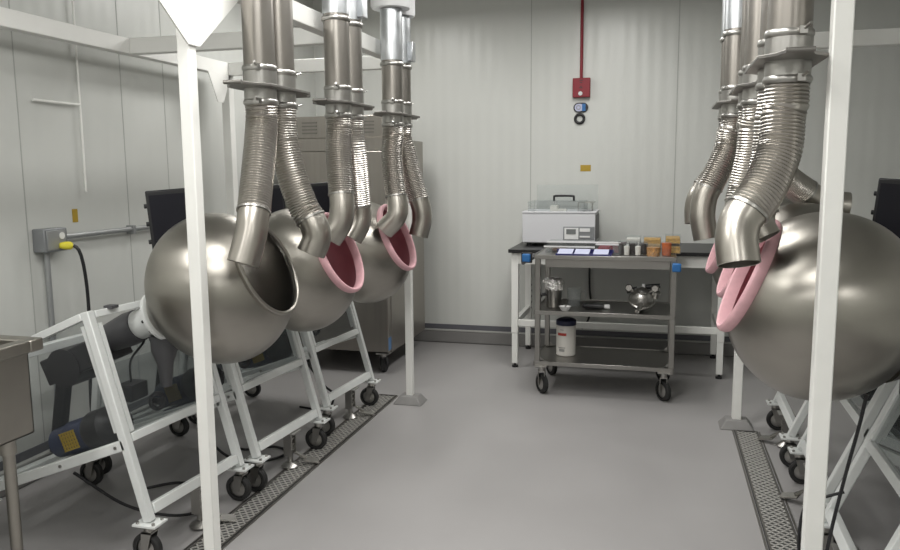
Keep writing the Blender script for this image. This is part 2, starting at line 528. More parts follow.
# ------------------------------------------------------------------ coating pans on their stands
def coating_pan(s, xp, yc, yp, zp, R, rim, screen, label, tilt=23.0, ro=.2, lb=-.15, lean=.27, KF=.90, KB=.89, skew=.08):
    """s = +1: opens towards +x (left row); -1: opens towards -x (right row)"""
    t = thing('coating_pan', label, 'coating pan', (xp - s * .45, yc, 0), 'coating pans on wheeled stands')
    def P(u, v, z): return Vector((xp + s * u + skew * v, yc + v, z))
    th = math.radians(tilt)
    A = Vector((s * math.cos(th), 0, math.sin(th)))
    B = Vector((-s * math.sin(th), 0, math.cos(th)))
    c = Vector((xp, yp, zp))
    # bowl
    d_open = KF * math.sqrt(R * R - ro * ro)
    a_open = math.acos(d_open / KF / R)
    K = lambda a: KF if a < PI / 2 else KB
    prof = []
    for i in range(33):
        a = PI - (PI - a_open) * i / 32
        prof.append((K(a) * R * math.cos(a), max(R * math.sin(a), .0005)))
    if rim == 'steel':
        prof += [(d_open + .010, ro + .004), (d_open + .016, ro + .001), (d_open + .016, ro - .008)]
    bowl = obj('pan', MB().lathe(prof, c, A, 72), 'steel', t)
    inner = []
    Ri = R - .006
    for i in range(29):
        a = PI - (PI - a_open) * i / 28
        inner.append((K(a) * Ri * math.cos(a), max(Ri * math.sin(a), .0005)))
    inner.append((d_open + (.016 if rim == 'steel' else .0), ro - .006))
    obj('inner_lining', MB().lathe(inner, c, A, 60), 'steel_in' if rim == 'steel' else 'pink_in', t)
    if rim == 'steel':
        obj('rim', MB().torus(c + A * (d_open + .016), A, ro - .002, .0085, 60, 10), 'steel', bowl)
    else:
        rp = [(d_open - .006, ro + .004), (d_open + .004, ro + .011), (d_open + .022, ro + .013), (d_open + .030, ro + .009),
              (d_open + .034, ro + .001), (d_open + .031, ro - .007), (d_open + .022, ro - .010), (d_open - .008, ro - .010), (d_open - .006, ro + .004)]
        tag(obj('rim', MB().lathe(rp, c, A, 60), 'pink', bowl), 'thick pink rubber rim')
    # hub
    R = R * KB
    hub = obj('hub', MB().lathe([(-R - .165, .060), (-R - .160, .064), (-R - .04, .066)], c, A, 32, True, False), 'stand_white', t)
    obj('flange', MB().lathe([(-R - .055, .060), (-R - .055, .104), (-R - .051, .110), (-R - .036, .110), (-R - .032, .104), (-R - .032, .09)], c, A, 40), 'stand_white', hub)
    obj('neck', MB().lathe([(-R - .034, .092), (-R - .010, .120), (-R + .025, .150)], c, A, 48), 'steel', bowl)
    bolts = MB()
    for k in range(8):
        a = 2 * PI * k / 8
        q = c + A * (-R - .085) + (B * math.cos(a) + Vector((0, 1, 0)) * math.sin(a)) * .064
        bolts.cyl(q, q + (B * math.cos(a) + Vector((0, 1, 0)) * math.sin(a)) * .006, .007, 8)
    obj('bolt_ring', bolts, 'black', hub)
    gb = obj('gearbox', MB().lathe([(-R - .34, .05), (-R - .33, .062), (-R - .21, .074), (-R - .165, .070)], c, A, 32, True, True), 'dark_grey', t)
    # gear housing farther back, along the axis
    g0 = c + A * (-R - .34)
    gh = MB().beam(g0 - A * .30 - B * .035, g0 - B * .035 + A * .02, .19, .115, (0, 1, 0))
    gh.cyl(g0 - A * .17 + Vector((0, -.10, -.05)), g0 - A * .17 + Vector((0, .10, -.05)), .085, 28)
    obj('gear_housing', gh, 'charcoal', t, bevel=.006)
    # frame
    def legu(z): return lb - lean * (z - .175)
    hw = .305
    W = 'stand_white'
    ztop = 1.015
    lvec = Vector((s * lean, 0, -1)).normalized()
    for v in (-hw, hw):
        obj('front_leg', MB().beam(P(legu(.175), v, .175), P(legu(ztop), v, ztop), .036, .036), W, t, bevel=.004)
        obj('rear_leg', MB().beam(P(-.985, v, .17), P(-.90, v, .79), .036, .036), W, t, bevel=.004)
        obj('side_rail', MB().beam(P(legu(.995) - .02, v, .995), P(-.93, v, .775), .040, .030), W, t, bevel=.003)
        sr = obj('side_rail', MB().beam(P(legu(.495), v, .487), P(-.985, v, .215), .036, .042), W, t, bevel=.003)
        bl = MB()
        for q in (.05, .42, .9):
            pt = P(legu(.495), v, .487).lerp(P(-.985, v, .215), q)
            bl.cyl(pt + Vector((0, -.018, 0)), pt + Vector((0, -.023, 0)), .007, 8)
        obj('bolt', bl, 'chrome', sr)
        # guard sheet with its edge strips on the leg
        gd = obj('side_guard', MB().prism([P(legu(.50) - .03, v, .50), P(legu(.98) - .03, v, .975), P(-.90, v, .765), P(-.95, v, .255)], (0, .003, 0)), 'guard', t)
        st = MB().beam(P(legu(.52) - .034, v, .53), P(legu(.97) - .034, v, .955), .012, .016)
        obj('edge_strip', st, W, gd)
    for z, hh in ((.998, .028), (.505, .034), (.215, .042)):
        obj('front_rail', MB().beam(P(legu(z), -hw + .023, z), P(legu(z), hw - .023, z), hh, .036, lvec), W, t, bevel=.003)
    for z, u in ((.775, -.915), (.225, -.975)):
        obj('rear_rail', MB().beam(P(u, -hw + .023, z), P(u, hw - .023, z), .04, .04, (0, 0, 1)), W, t, bevel=.003)
    fg = MB().prism([P(legu(.52) + .004, -hw + .03, .53), P(legu(.52) + .004, hw - .03, .53), P(legu(.78) + .004, hw - .03, .80), P(legu(.78) + .004, -hw + .03, .80)], (.003, 0, 0))
    obj('front_guard', fg, 'guard', t)
    for v in (-hw + .032, hw - .032):
        strip = MB().beam(P(legu(.53) + .010, v, .53), P(legu(.97) + .010, v, .965), .020, .014)
        obj('guard_strip', strip, W, t)
    # top bracket tabs
    tb = MB()
    for v in (-.20, .10):
        tb.box(P(legu(1.0), 0, 0).x - .02, P(legu(1.0), 0, 0).x + .02, yc + v - .02, yc + v + .02, 1.012, 1.024)
    obj('mounting_tab', tb, 'dark_grey', t)
    # motor on a sloping tray between the lower side rails
    tray = MB().beam(P(-.86, -.02, .262), P(-.40, -.02, .435), .56, .012)
    obj('motor_tray', tray, W, t)
    ax = Vector((s * .935, 0, .355)).normalized()
    m0 = P(-.755, -.12, .385)
    nrm = Vector((-s * .355, 0, .935))
    mo = obj('motor', MB().lathe([(-.02, .04), (0, .064), (.08, .068), (.085, .074), (.18, .074), (.19, .06)], m0, ax, 28, True, True), 'blue_motor', t)
    obj('motor_end', MB().lathe([(.19, .078), (.21, .085), (.28, .085), (.30, .065), (.36, .05)], m0, ax, 28, True, True), 'charcoal', mo)
    gr = MB()
    face = m0 + Vector((0, -.076, .0))
    for i in range(6):
        q = face + ax * (.088 + .014 * i)
        gr.beam(q - nrm * .036, q + nrm * .040, .006, .005, ax)
    for i in range(6):
        q = face + nrm * (-.036 + .015 * i)
        gr.beam(q + ax * .083, q + ax * .163, .006, .005, nrm)
    tag(obj('fan_grille', gr, 'yellow', mo), 'yellow square motor grille')
    obj('motor_foot', MB().beam(m0 + ax * .02 - nrm * .088, m0 + ax * .20 - nrm * .088, .13, .040), 'blue_motor', mo)
    # belt guard between motor and gear housing
    obj('belt_guard', MB().beam(m0 - ax * .03 + Vector((0, .01, -.04)), g0 - A * .21 + Vector((0, -.04, -.03)), .05, .055), 'black', t, bevel=.01)
    # inner drive parts below the hub
    obj('drive_funnel', MB().lathe([(0, .055), (.06, .055), (.12, .035), (.22, .022)], c + A * (-R - .07) - B * .085, Vector((0, 0, -1)), 24, True, True), 'dark_grey', t)
    hwc = P(-.335, -.02, .575)
    hwl = MB().torus(hwc, (s * 1, -.4, .25), .032, .010, 24, 8)
    hwl.cyl(hwc - Vector((s * .02, 0, 0)), hwc + Vector((s * .012, 0, 0)), .014, 16)
    obj('handwheel', hwl, 'black', t)
    obj('limit_box', MB().box(*sorted((P(-.45, 0, 0).x, P(-.37, 0, 0).x)), yc - .14, yc - .03, .60, .67), 'black', t, bevel=.004)
    obj('cable', MB().sweep(catmull([P(-.41, -.08, .66), P(-.42, -.06, .76), P(-.40, .0, .83), P(-.42, .02, .88)], .015), .005, 8), 'black', t)
    # casters and floor lock
    for v in (-hw, hw):
        for u in (lb, -.985):
            px_ = P(u, v, 0).x
            ca = obj('caster', MB().box(px_ - .052, px_ + .052, yc + v - .042, yc + v + .042, .164, .172), 'stand_white', t)
            # fork and kingpin
            cx = px_
            wy = yc + v + random.uniform(-.012, .012)
            fk = MB().cyl((cx, wy, .135), (cx, wy, .164), .022, 16)
            ox = cx - s * .014
            wz = .0645
            for dy in (-.024, .024):
                fk.prism([(cx - s * .022, wy + dy - .002, .138), (cx + s * .024, wy + dy - .002, .138), (ox + s * .014, wy + dy - .002, wz - .012), (ox - s * .014, wy + dy - .002, wz - .012)], (0, .004, 0))
            fk.box(min(cx - .022, cx + .024), max(cx - .022, cx + .024), wy - .026, wy + .026, .132, .138)
            obj('fork', fk, 'chrome', ca)
            tyre = [(-.016, .040), (-.016, .055), (-.010, .0625), (.010, .0625), (.016, .055), (.016, .040)]
            obj('tyre', MB().lathe(tyre, (ox, wy, wz), (0, 1, 0), 32), 'rubber', ca)
            obj('wheel', MB().lathe([(-.017, .012), (-.013, .020), (-.011, .041), (.011, .041), (.013, .020), (.017, .012)], (ox, wy, wz), (0, 1, 0), 28, True, True), 'chrome', ca)
            bo = MB()
            for bx in (-.036, .036):
                for by in (-.028, .028):
                    bo.cyl((px_ + bx, yc + v + by, .170), (px_ + bx, yc + v + by, .181), .007, 6)
            obj('bolt', bo, 'chrome', ca)
    lu = legu(.222) - .002
    lc = P(lu, .02, 0)
    fl = obj('floor_lock', MB().box(lc.x - .045, lc.x + .045, lc.y - .045, lc.y + .045, .190, .197), 'chrome', t)
    col = MB().cyl((lc.x, lc.y, .03), (lc.x, lc.y, .19), .014, 14)
    for dy in (-.028, .028):
        col.box(lc.x - .022, lc.x + .022, lc.y + dy - .002, lc.y + dy + .002, .07, .19)
    col.torus((lc.x, lc.y, .10), (0, 0, 1), .018, .006, 16, 6).torus((lc.x, lc.y, .13), (0, 0, 1), .018, .006, 16, 6).torus((lc.x, lc.y, .16), (0, 0, 1), .018, .006, 16, 6)
    obj('lock_column', col, 'chrome', fl)
    obj('foot_pad', MB().lathe([(.007, .046), (.012, .048), (.020, .040), (.034, .018)], (lc.x, lc.y, 0), (0, 0, 1), 28, True, True), 'chrome', fl)
    q = lc + Vector((s * .03, 0, .085))
    obj('pedal', MB().beam(q, q + Vector((s * .040, .050, -.045)), .012, .012).beam(q + Vector((s * .025, .032, -.045)), q + Vector((s * .095, .080, -.068)), .05, .006), 'chrome', fl)
    # touch screen on an arm
    if screen:
        su, sv, sz, sw, sh = screen
        pc = P(su, sv, sz)
        nx = Vector((s * .55, -.83, .05)).normalized() if s > 0 else Vector((-.45, -.88, .05)).normalized()
        sd = Vector((0, 0, 1)).cross(nx).normalized()
        upv = nx.cross(sd)
        rl = s * .07
        sd, upv = sd * math.cos(rl) + upv * math.sin(rl), upv * math.cos(rl) - sd * math.sin(rl)
        scr = MB()
        vs = []
        for dn in (-.03, .012):
            for a, b in ((-1, -1), (1, -1), (1, 1), (-1, 1)):
                vs.append(pc + nx * dn + sd * (a * sw / 2) + upv * (b * sh / 2))
        scr.add(vs, [(3, 2, 1, 0), (4, 5, 6, 7), (0, 1, 5, 4), (1, 2, 6, 5), (2, 3, 7, 6), (3, 0, 4, 7)])
        so = obj('control_screen', scr, 'black', t, bevel=.006)
        f = MB().add([pc + nx * .0135 + sd * (a * sw * .44) + upv * (b * sh * .42) for a, b in ((-1, -1), (1, -1), (1, 1), (-1, 1))], [(0, 1, 2, 3)])
        obj('display', f, 'screen', so)
        for b in (-.7, -.1, .5):
            kn = MB().cyl(pc - nx * .01 - sd * (sw * .5) + upv * (b * sh / 2), pc - nx * .01 - sd * (sw * .5 + .012) + upv * (b * sh / 2), .010, 10)
            obj('latch', kn, 'black', so)
        foot = P(su - .02, sv, .97 - .40 * (-.385 - su) if su < -.385 else .97)
        obj('screen_arm', MB().cyl((pc.x - nx.x * .04, pc.y - nx.y * .04, sz - sh * .3), (pc.x - nx.x * .04, pc.y - nx.y * .04, foot.z - .02), .014, 12), 'chrome' if s < 0 else 'black', so)
    return t


coating_pan(1, -1.728, 2.815, 2.800, 1.078, .315, 'steel', (-.345, .17, 1.350, .215, .262),
            'steel coating pan with bare metal rim, nearest pan of the left row', lb=-.17)
coating_pan(1, -1.729, 3.545, 3.530, 1.062, .315, 'pink', (-.295, .17, 1.350, .215, .262),
            'steel coating pan with pink rim, middle pan of the left row', lb=-.098)
coating_pan(1, -1.712, 4.385, 4.370, 1.066, .315, 'pink', (-.39, .17, 1.350, .215, .262),
            'steel coating pan with pink rim, far pan of the left row before the steel cabinet', lb=-.117)
coating_pan(-1, .530, 2.850, 2.720, 1.100, .312, 'pink', None,
            'steel coating pan with pink rim, nearest and largest pan of the right row', 22.5, .192, -.137, .42, .96, .93, .02)
coating_pan(-1, .580, 3.665, 3.450, 1.098, .312, 'pink', (-.41, -.06, 1.365, .21, .268),
            'steel coating pan with pink rim and a dark screen, middle pan of the right row', 22.5, .192, -.128, .42, .96, .93, .02)
coating_pan(-1, .580, 4.480, 4.250, 1.098, .312, 'pink', None,
            'steel coating pan with pink rim, far pan of the right row, mostly hidden', 22.5, .192, -.128, .42, .96, .93, .02)

# ------------------------------------------------------------------ ducts
DUCTS = {
'L1':((-1.46, 2.7),[(-1.451,2.660,1.634),(-1.441,2.600,1.485),(-1.432,2.560,1.405)],[(-1.430,2.545,1.375),(-1.431,2.530,1.324),(-1.451,2.500,1.222)]),
'L1b':((-1.46, 2.86),[(-1.452,2.860,1.658),(-1.420,2.860,1.527),(-1.376,2.860,1.411),(-1.345,2.860,1.362)],[(-1.327,2.860,1.326),(-1.324,2.860,1.282),(-1.345,2.850,1.226)]),
'L2':((-1.46, 3.44),[(-1.456,3.420,1.652),(-1.443,3.400,1.549),(-1.430,3.380,1.442)],[(-1.424,3.370,1.382),(-1.434,3.360,1.312),(-1.480,3.340,1.238)]),
'L2b':((-1.46, 3.6),[(-1.450,3.600,1.656),(-1.446,3.620,1.509),(-1.445,3.640,1.374)],[(-1.443,3.640,1.329),(-1.451,3.630,1.279),(-1.482,3.610,1.220)]),
'L3':((-1.46, 4.22),[(-1.462,4.200,1.642),(-1.446,4.180,1.501),(-1.429,4.170,1.406)],[(-1.419,4.160,1.344),(-1.430,4.150,1.288),(-1.497,4.140,1.218)]),
'L3b':((-1.46, 4.37),[(-1.437,4.370,1.674),(-1.393,4.370,1.498),(-1.358,4.370,1.381)],[(-1.343,4.370,1.322),(-1.341,4.370,1.257),(-1.361,4.360,1.169)]),
'R1':((0.345, 2.4),[(0.339,2.400,1.699),(0.330,2.380,1.595),(0.287,2.340,1.489),(0.244,2.310,1.432)],[(0.226,2.300,1.401),(0.217,2.280,1.352),(0.224,2.260,1.287)]),
'R1b':((0.345, 2.56),[(0.339,2.560,1.695),(0.335,2.560,1.590),(0.313,2.550,1.484),(0.297,2.540,1.432)],[(0.292,2.540,1.405),(0.295,2.530,1.368),(0.313,2.520,1.333)]),
'R2':((0.36, 3.15),[(0.349,3.150,1.693),(0.342,3.150,1.600),(0.322,3.150,1.487),(0.309,3.140,1.419)],[(0.305,3.140,1.381),(0.303,3.140,1.335),(0.310,3.130,1.279)]),
'R2b':((0.36, 3.31),[(0.360,3.330,1.721),(0.399,3.400,1.632),(0.503,3.540,1.524),(0.622,3.620,1.439)],[(0.668,3.630,1.413),(0.717,3.630,1.396),(0.788,3.630,1.388)]),
'R3':((0.34, 3.9),[(0.331,3.900,1.729),(0.320,3.900,1.651),(0.278,3.880,1.548),(0.235,3.860,1.460)],[(0.217,3.860,1.408),(0.210,3.850,1.319),(0.229,3.840,1.220)]),
'R3b':((0.34, 4.06),[(0.335,4.060,1.737),(0.324,4.060,1.655),(0.281,4.050,1.543),(0.227,4.040,1.456)],[(0.202,4.030,1.412),(0.190,4.030,1.357),(0.192,4.020,1.283)]),
}
DLABEL = {
'L1': 'steel duct and flexible hose ending over the bare-rimmed pan, nearest of the left ducts',
'L1b': 'steel duct whose flexible hose swings right, away from the bare-rimmed left pan',
'L2': 'steel duct with galvanised top whose hose ends in the middle left pan',
'L2b': 'steel duct standing just behind the duct of the middle left pan',
'L3': 'steel duct under a white wrapped pipe, hose ending in the far left pan',
'L3b': 'steel duct whose hose hangs free to the right of the far left pan',
'R1': 'steel duct with wide elbow mouth before the nearest right pan, largest duct',
'R1b': 'steel duct half hidden just behind the largest right duct',
'R2': 'steel duct going down to the middle right pan behind the largest elbow',
'R2b': 'steel duct whose hose bends right over the middle right pan, mouth beside the post',
'R3': 'front one of the two ducts with elbows hanging left, by the back wall bench',
'R3b': 'rear one of the two ducts with elbows hanging left, elbow peeking out behind',
}
ZG = {k: (1.862 if k[0] == 'L' else 1.845) for k in DUCTS}
RD = .059
for k, ((x, y), hp, ep) in DUCTS.items():
    t = thing('ventilation_duct', DLABEL[k], 'duct', (x, y, 1.2), 'steel ducts with flexible hoses')
    zg = ZG[k]
    if k in ('L1', 'L1b'): ztop = 2.40
    elif k in ('L2', 'L2b'): ztop = 2.27
    elif k in ('L3', 'L3b'): ztop = 2.165
    elif k in ('R1', 'R1b', 'R2', 'R2b'): ztop = 2.40
    else: ztop = 2.185
    r = RD
    obj('straight_pipe', MB().lathe([(0, r), (ztop - zg - .045, r), (ztop - zg - .045, r - .003), (0, r - .003)], (x, y, zg + .045), (0, 0, 1), 40), 'duct', t)
    sl = MB().tube((x, y, ztop), (x, y, {'L3': 2.44, 'L3b': 2.425}.get(k, ZC)), r + .003, .003, 40)
    slo = obj('upper_sleeve', sl, 'galv', t)
    if k in ('L2b', 'L3b', 'R3'):
        bx = MB().box(x + .03, x + .085, y - .03, y + .03, ztop + .01, ztop + .12)
        obj('latch_box', bx, 'galv', slo, bevel=.004)
    def clamp(z, name='clamp', rr=.066, arm=True):
        cb = MB().lathe([(-.010, r), (-.010, rr - .003), (-.004, rr), (.004, rr), (.010, rr - .003), (.010, r)], (x, y, z), (0, 0, 1), 36)
        if arm:
            d = Vector((.35, 1 if 'b' in k else -1, 0)).normalized()
            cb.box(x + d.x * .074 - .010, x + d.x * .074 + .010, y + d.y * .074 - .012, y + d.y * .074 + .012, z - .010, z + .010)
            cb.cyl((x + d.x * .07, y + d.y * .07, z), (x + d.x * .115, y + d.y * .115, z + .012), .0045, 8)
        return obj(name, cb, 'chrome', t)
    clamp(ztop - .02, rr=.068, arm=False)
    clamp(zg + .075)
    obj('flange_ring', MB().lathe([(0, r), (0, r + .004), (.05, r + .004), (.05, r)], (x, y, zg + .014), (0, 0, 1), 36), 'chrome', t)
    # blast gate: plate with a tapering slide
    sg = 1 if 'b' in k else -1
    poly = [(x - .090, y - sg * .080, zg), (x + .090, y - sg * .080, zg), (x + .090, y + sg * .085, zg), (x + .05, y + sg * .13, zg), (x + .03, y + sg * .20, zg), (x - .03, y + sg * .20, zg), (x - .05, y + sg * .13, zg), (x - .090, y + sg * .085, zg)]
    gt = obj('blast_gate', MB().prism(poly, (0, 0, .010)), 'gate', t, bevel=.0015)
    hd = MB().cyl((x - .035, y + sg * .20, zg + .006), (x + .035, y + sg * .20, zg + .006), .007, 10)
    obj('gate_handle', hd, 'gate', gt)
    obj('collar', MB().lathe([(0, r + .002), (.055, r + .002)], (x, y, zg - .055), (0, 0, 1), 36), 'chrome', t)
    clamp(zg - .050)
    # flexible hose
    path = catmull([(x, y, zg - .055), (x, y, zg - .12)] + hp, .012)
    pitch = .0105
    path = resample(path, pitch / 4)
    rad = [r + (.0022, .0006, -.0022, .0006)[i % 4] for i in range(len(path))]
    obj('flexible_hose', MB().sweep(path, rad, 36, caps=False), 'hose', t)
    # elbow with open mouth
    e = [Vector(hp[-1]) + (Vector(hp[-2]) - Vector(hp[-1])).normalized() * .012] + [Vector(p) for p in ep]
    ce = resample(catmull(e, .01), .008)
    el = MB()
    n = len(ce)
    el.sweep(ce, [r - .001] * n, 40, caps=False)
    el.sweep(ce, [r - .004] * n, 40, caps=False)
    d = (ce[-1] - ce[-2]).normalized()
    el.lathe([(0, r - .001), (.001, r - .0025), (0, r - .004)], ce[-1], d, 40)
    eo = obj('elbow', el, 'elbow', t)
    d0 = (ce[1] - ce[0]).normalized()
    obj('band', MB().lathe([(-.004, r), (-.004, r + .0042), (.004, r + .0042), (.004, r)], ce[1], d0, 40), 'chrome', eo)

t = thing('duct_wrap', 'white wrapped pipe section above the far left pair of ducts', 'duct', (-1.46, 4.29, 2.42))
obj('wrap', MB().lathe([(0, .055), (0, .105), (.015, .112), (ZC - 2.445, .112)], (-1.46, 4.22, 2.445), (0, 0, 1), 40), 'insul', t)
obj('wrap', MB().lathe([(0, .055), (0, .085), (.015, .09), (ZC - 2.43, .09)], (-1.46, 4.37, 2.43), (0, 0, 1), 40), 'insul', t)

# ------------------------------------------------------------------ steel cabinet in the back left
t = thing('steel_cabinet', 'tall stainless steel reach-in cabinet on casters in the back left corner', 'refrigerator', (-2.36, 5.95, 0))
fx0, fx1 = -2.76, -1.955
obj('cabinet_body', MB().box(fx0, fx1, 5.54, 6.42, .16, 1.80), 'fridge', t, bevel=.004)
obj('top_unit', MB().box(fx0, fx1 - .004, 5.47, 6.10, 1.802, 1.965), 'fridge', t, bevel=.004)
dr = obj('door', MB().box(fx0, fx1 + .002, 5.455, 5.515, .175, 1.70), 'fridge', t, bevel=.004)
obj('gasket', MB().box(fx0 + .01, fx1 - .008, 5.515, 5.54, .18, 1.70), 'black', dr)
obj('grille_panel', MB().box(fx0, fx1, 5.46, 5.54, 1.705, 1.80), 'fridge', t)
for gx in (-2.62, -2.16):
    lv = MB()
    for i in range(4):
        lv.box(gx, gx + .12, 5.462, 5.468, 1.835 + .026 * i, 1.845 + .026 * i)
    obj('louvre', lv, 'gate', t)
obj('door_handle', MB().cyl((-2.70, 5.41, .95), (-2.70, 5.41, 1.35), .012, 16).cyl((-2.70, 5.41, .97), (-2.70, 5.455, .97), .010, 12).cyl((-2.70, 5.41, 1.33), (-2.70, 5.455, 1.33), .010, 12), 'chrome', dr)
sx = -2.145
tag(obj('notice', MB().box(sx - .02, sx + .02, 5.452, 5.455, 1.685, 1.80), 'sticker_white', dr), 'small pale notice sheet')
tag(obj('notice', MB().box(sx - .02, sx + .02, 5.452, 5.455, 1.60, 1.675), 'sticker_white', dr), 'small pale notice sheet')
obj('blue_tag', MB().box(fx1, fx1 + .003, 5.455, 5.515, .19, .29), 'sticker_blue', dr)
for (cx, cy) in ((-2.02, 5.52), (-2.70, 5.52), (-2.02, 6.12), (-2.70, 6.12)):
    ca = obj('caster', MB().box(cx - .05, cx + .05, cy - .04, cy + .04, .148, .16).cyl((cx, cy, .115), (cx, cy, .15), .02, 12), 'chrome', t)
    fk = MB()
    for dx in (-.024, .024):
        fk.prism([(cx + dx - .002, cy - .02, .12), (cx + dx - .002, cy + .02, .12), (cx + dx - .002, cy + .035, .055), (cx + dx - .002, cy + .01, .055)], (.004, 0, 0))
    fk.box(cx - .026, cx + .026, cy - .02, cy + .02, .117, .124)
    obj('fork', fk, 'black', ca)
    obj('wheel', MB().lathe([(-.016, .02), (-.016, .055), (-.010, .062), (.010, .062), (.016, .055), (.016, .02)], (cx, cy + .02, .062), (1, 0, 0), 28, True, True), 'rubber', ca)

# ------------------------------------------------------------------ work bench at the back wall
t = thing('work_bench', 'white metal work bench with black top against the back wall', 'workbench', (-.29, 6.2, 0))
bx0, bx1, by0, by1, bh = -1.085, .505, 5.89, 6.60, .945
obj('bench_top', MB().box(bx0 - .02, bx1 + .02, by0 - .03, by1 + .02, bh - .028, bh), 'bench_top', t, bevel=.004)
obj('apron', MB().box(bx0, bx1, by0 + .01, by0 + .035, bh - .118, bh - .028), 'white', t, bevel=.003)
for a in (bx0, bx1 - .025):
    obj('apron', MB().box(a, a + .025, by0 + .035, by1, bh - .10, bh - .028), 'white', t, bevel=.003)
for lx in (bx0 + .027, bx1 - .027):
    for ly in (by0 + .03, by1 - .03):
        lg = obj('leg', MB().box(lx - .027, lx + .027, ly - .027, ly + .027, .28, bh - .03), 'white', t, bevel=.004)
        obj('leg_extension', MB().box(lx - .023, lx + .023, ly - .023, ly + .023, .035, .32), 'white', lg, bevel=.003)
        obj('leveling_foot', MB().cyl((lx, ly, 0), (lx, ly, .016), .024, 16).cyl((lx, ly, .016), (lx, ly, .04), .010, 10), 'black', lg)
    obj('side_rail', MB().box(lx - .018, lx + .018, by0 + .05, by1 - .05, .335, .385), 'white', t, bevel=.003)
obj('stretcher', MB().box(bx0 + .05, bx1 - .05, by0 + .015, by0 + .045, .335, .385), 'white', t, bevel=.003)
holes = MB()
for i in range(5):
    holes.box(bx0 + .055, bx0 + .0565, by1 - .045, by1 - .03, .36 + .05 * i, .375 + .05 * i)
obj('bolt_hole', holes, 'black', t)

# water bath
t = thing('water_bath', 'white laboratory water bath with clear lid standing on the black bench top', 'laboratory bath', (-.74, 6.33, bh))
wx0, wx1, wy0, wy1, wz0, wz1 = -1.045, -.465, 6.15, 6.55, .972, 1.222
bd = MB().box(wx0, wx1, wy0, wy1, wz0, wz1 - .01)
ho = obj('housing', bd, 'bath_white', t, bevel=.006)
lip = MB()
lip.box(wx0 - .005, wx1 + .005, wy0 - .005, wy0 + .05, wz1 - .012, wz1); lip.box(wx0 - .005, wx1 + .005, wy1 - .05, wy1 + .005, wz1 - .012, wz1)
lip.box(wx0 - .005, wx0 + .05, wy0 + .05, wy1 - .05, wz1 - .012, wz1); lip.box(wx1 - .05, wx1 + .005, wy0 + .05, wy1 - .05, wz1 - .012, wz1)
obj('rim', lip, 'bath_white', t, bevel=.003)
obj('side_vent', MB().box(wx1, wx1 + .004, wy0 + .02, wy1 - .03, wz0 + .02, wz1 - .03), 'dark_grey', ho)
cp = obj('control_panel', MB().box(-.715, -.47, wy0 - .004, wy0, 1.000, 1.105), 'box_grey', ho, bevel=.002)
obj('panel_plate', MB().box(-.705, -.595, wy0 - .008, wy0 - .004, 1.005, 1.095), 'paper', ho)
obj('display', MB().box(-.690, -.615, wy0 - .011, wy0 - .008, 1.045, 1.085), 'lcd', ho)
obj('button_plate', MB().box(-.585, -.505, wy0 - .008, wy0 - .004, 1.065, 1.092).box(-.585, -.505, wy0 - .008, wy0 - .004, 1.020, 1.032), 'paper', ho)
for lx in (wx0 + .05, wx1 - .05):
    for ly in (wy0 + .04, wy1 - .05):
        obj('foot', MB().cyl((lx, ly, bh), (lx, ly, wz0), .02, 14), 'black', t)
ld = MB()
lx0, lx1, ly0, ly1, lz = -1.005, -.555, wy0 + .03, wy1 - .03, 1.30
ld.box(lx0, lx1, ly0, ly1, lz - .005, lz)
ld.box(lx0, lx1, ly0, ly0 + .005, wz1, lz - .005); ld.box(lx0, lx1, ly1 - .005, ly1, wz1, lz - .005)
ld.box(lx0, lx0 + .005, ly0 + .005, ly1 - .005, wz1, lz - .005); ld.box(lx1 - .005, lx1, ly0 + .005, ly1 - .005, wz1, lz - .005)
lo = obj('lid', ld, 'clear_faint', t)
edge = MB()
edge.box(lx0, lx1, ly0 - .001, ly0 + .004, lz - .003, lz + .001).box(lx0, lx1, ly0 - .001, ly0 + .004, wz1 + .040, wz1 + .044)
obj('lid_edge', edge, 'clear', lo)
hy = wy0 + .2
obj('lid_handle', MB().sweep(catmull([(-.815, hy, lz), (-.815, hy, lz + .030), (-.803, hy, lz + .040), (-.667, hy, lz + .040), (-.655, hy, lz + .030), (-.655, hy, lz)], .008), .009, 10), 'black', lo)
obj('splash_sheet', MB().box(-.985, -.475, wy1 - .012, wy1 - .008, wz1, wz1 + .205), 'clear_faint', t)
obj('inner_rack', MB().box(-.62, -.49, wy0 + .10, wy0 + .30, wz1 + .065, wz1 + .070).cyl((-.61, wy0 + .11, wz1), (-.61, wy0 + .11, wz1 + .065), .004, 8).cyl((-.50, wy0 + .11, wz1), (-.50, wy0 + .11, wz1 + .065), .004, 8), 'chrome', t)
obj('thermostat_head', MB().box(-.83, -.77, wy0 + .06, wy0 + .14, wz1 - .005, wz1 + .045).box(-.77, -.70, wy0 + .06, wy0 + .12, wz1 - .005, wz1 + .018), 'tub', t, bevel=.004)

# ------------------------------------------------------------------ service cart
t = thing('service_cart', 'three-shelf stainless steel service cart in front of the bench', 'cart', (-.33, 5.5, 0))
cx0, cx1, cy0, cy1 = -.796, .130, 5.20, 5.74
for (z, nm) in ((.972, 'top_shelf'), (.588, 'middle_shelf'), (.232, 'bottom_shelf')):
    sh = MB().box(cx0, cx1, cy0, cy1, z - .004, z)
    lipm = MB()
    h0, h1 = (z - .022, z + .006)
    lipm.box(cx0, cx1, cy0 - .004, cy0, h0, h1).box(cx0, cx1, cy1, cy1 + .004, h0, h1).box(cx0 - .004, cx0, cy0 - .004, cy1 + .004, h0, h1).box(cx1, cx1 + .004, cy0 - .004, cy1 + .004, h0, h1)
    so = obj(nm, sh, 'cart_steel', t)
    obj('shelf_edge', lipm, 'cart_steel', so, bevel=.002)
obj('under_panel', MB().box(cx0 + .07, cx1 - .04, cy0 + .02, cy0 + .024, .895, .967), 'cart_steel', t)
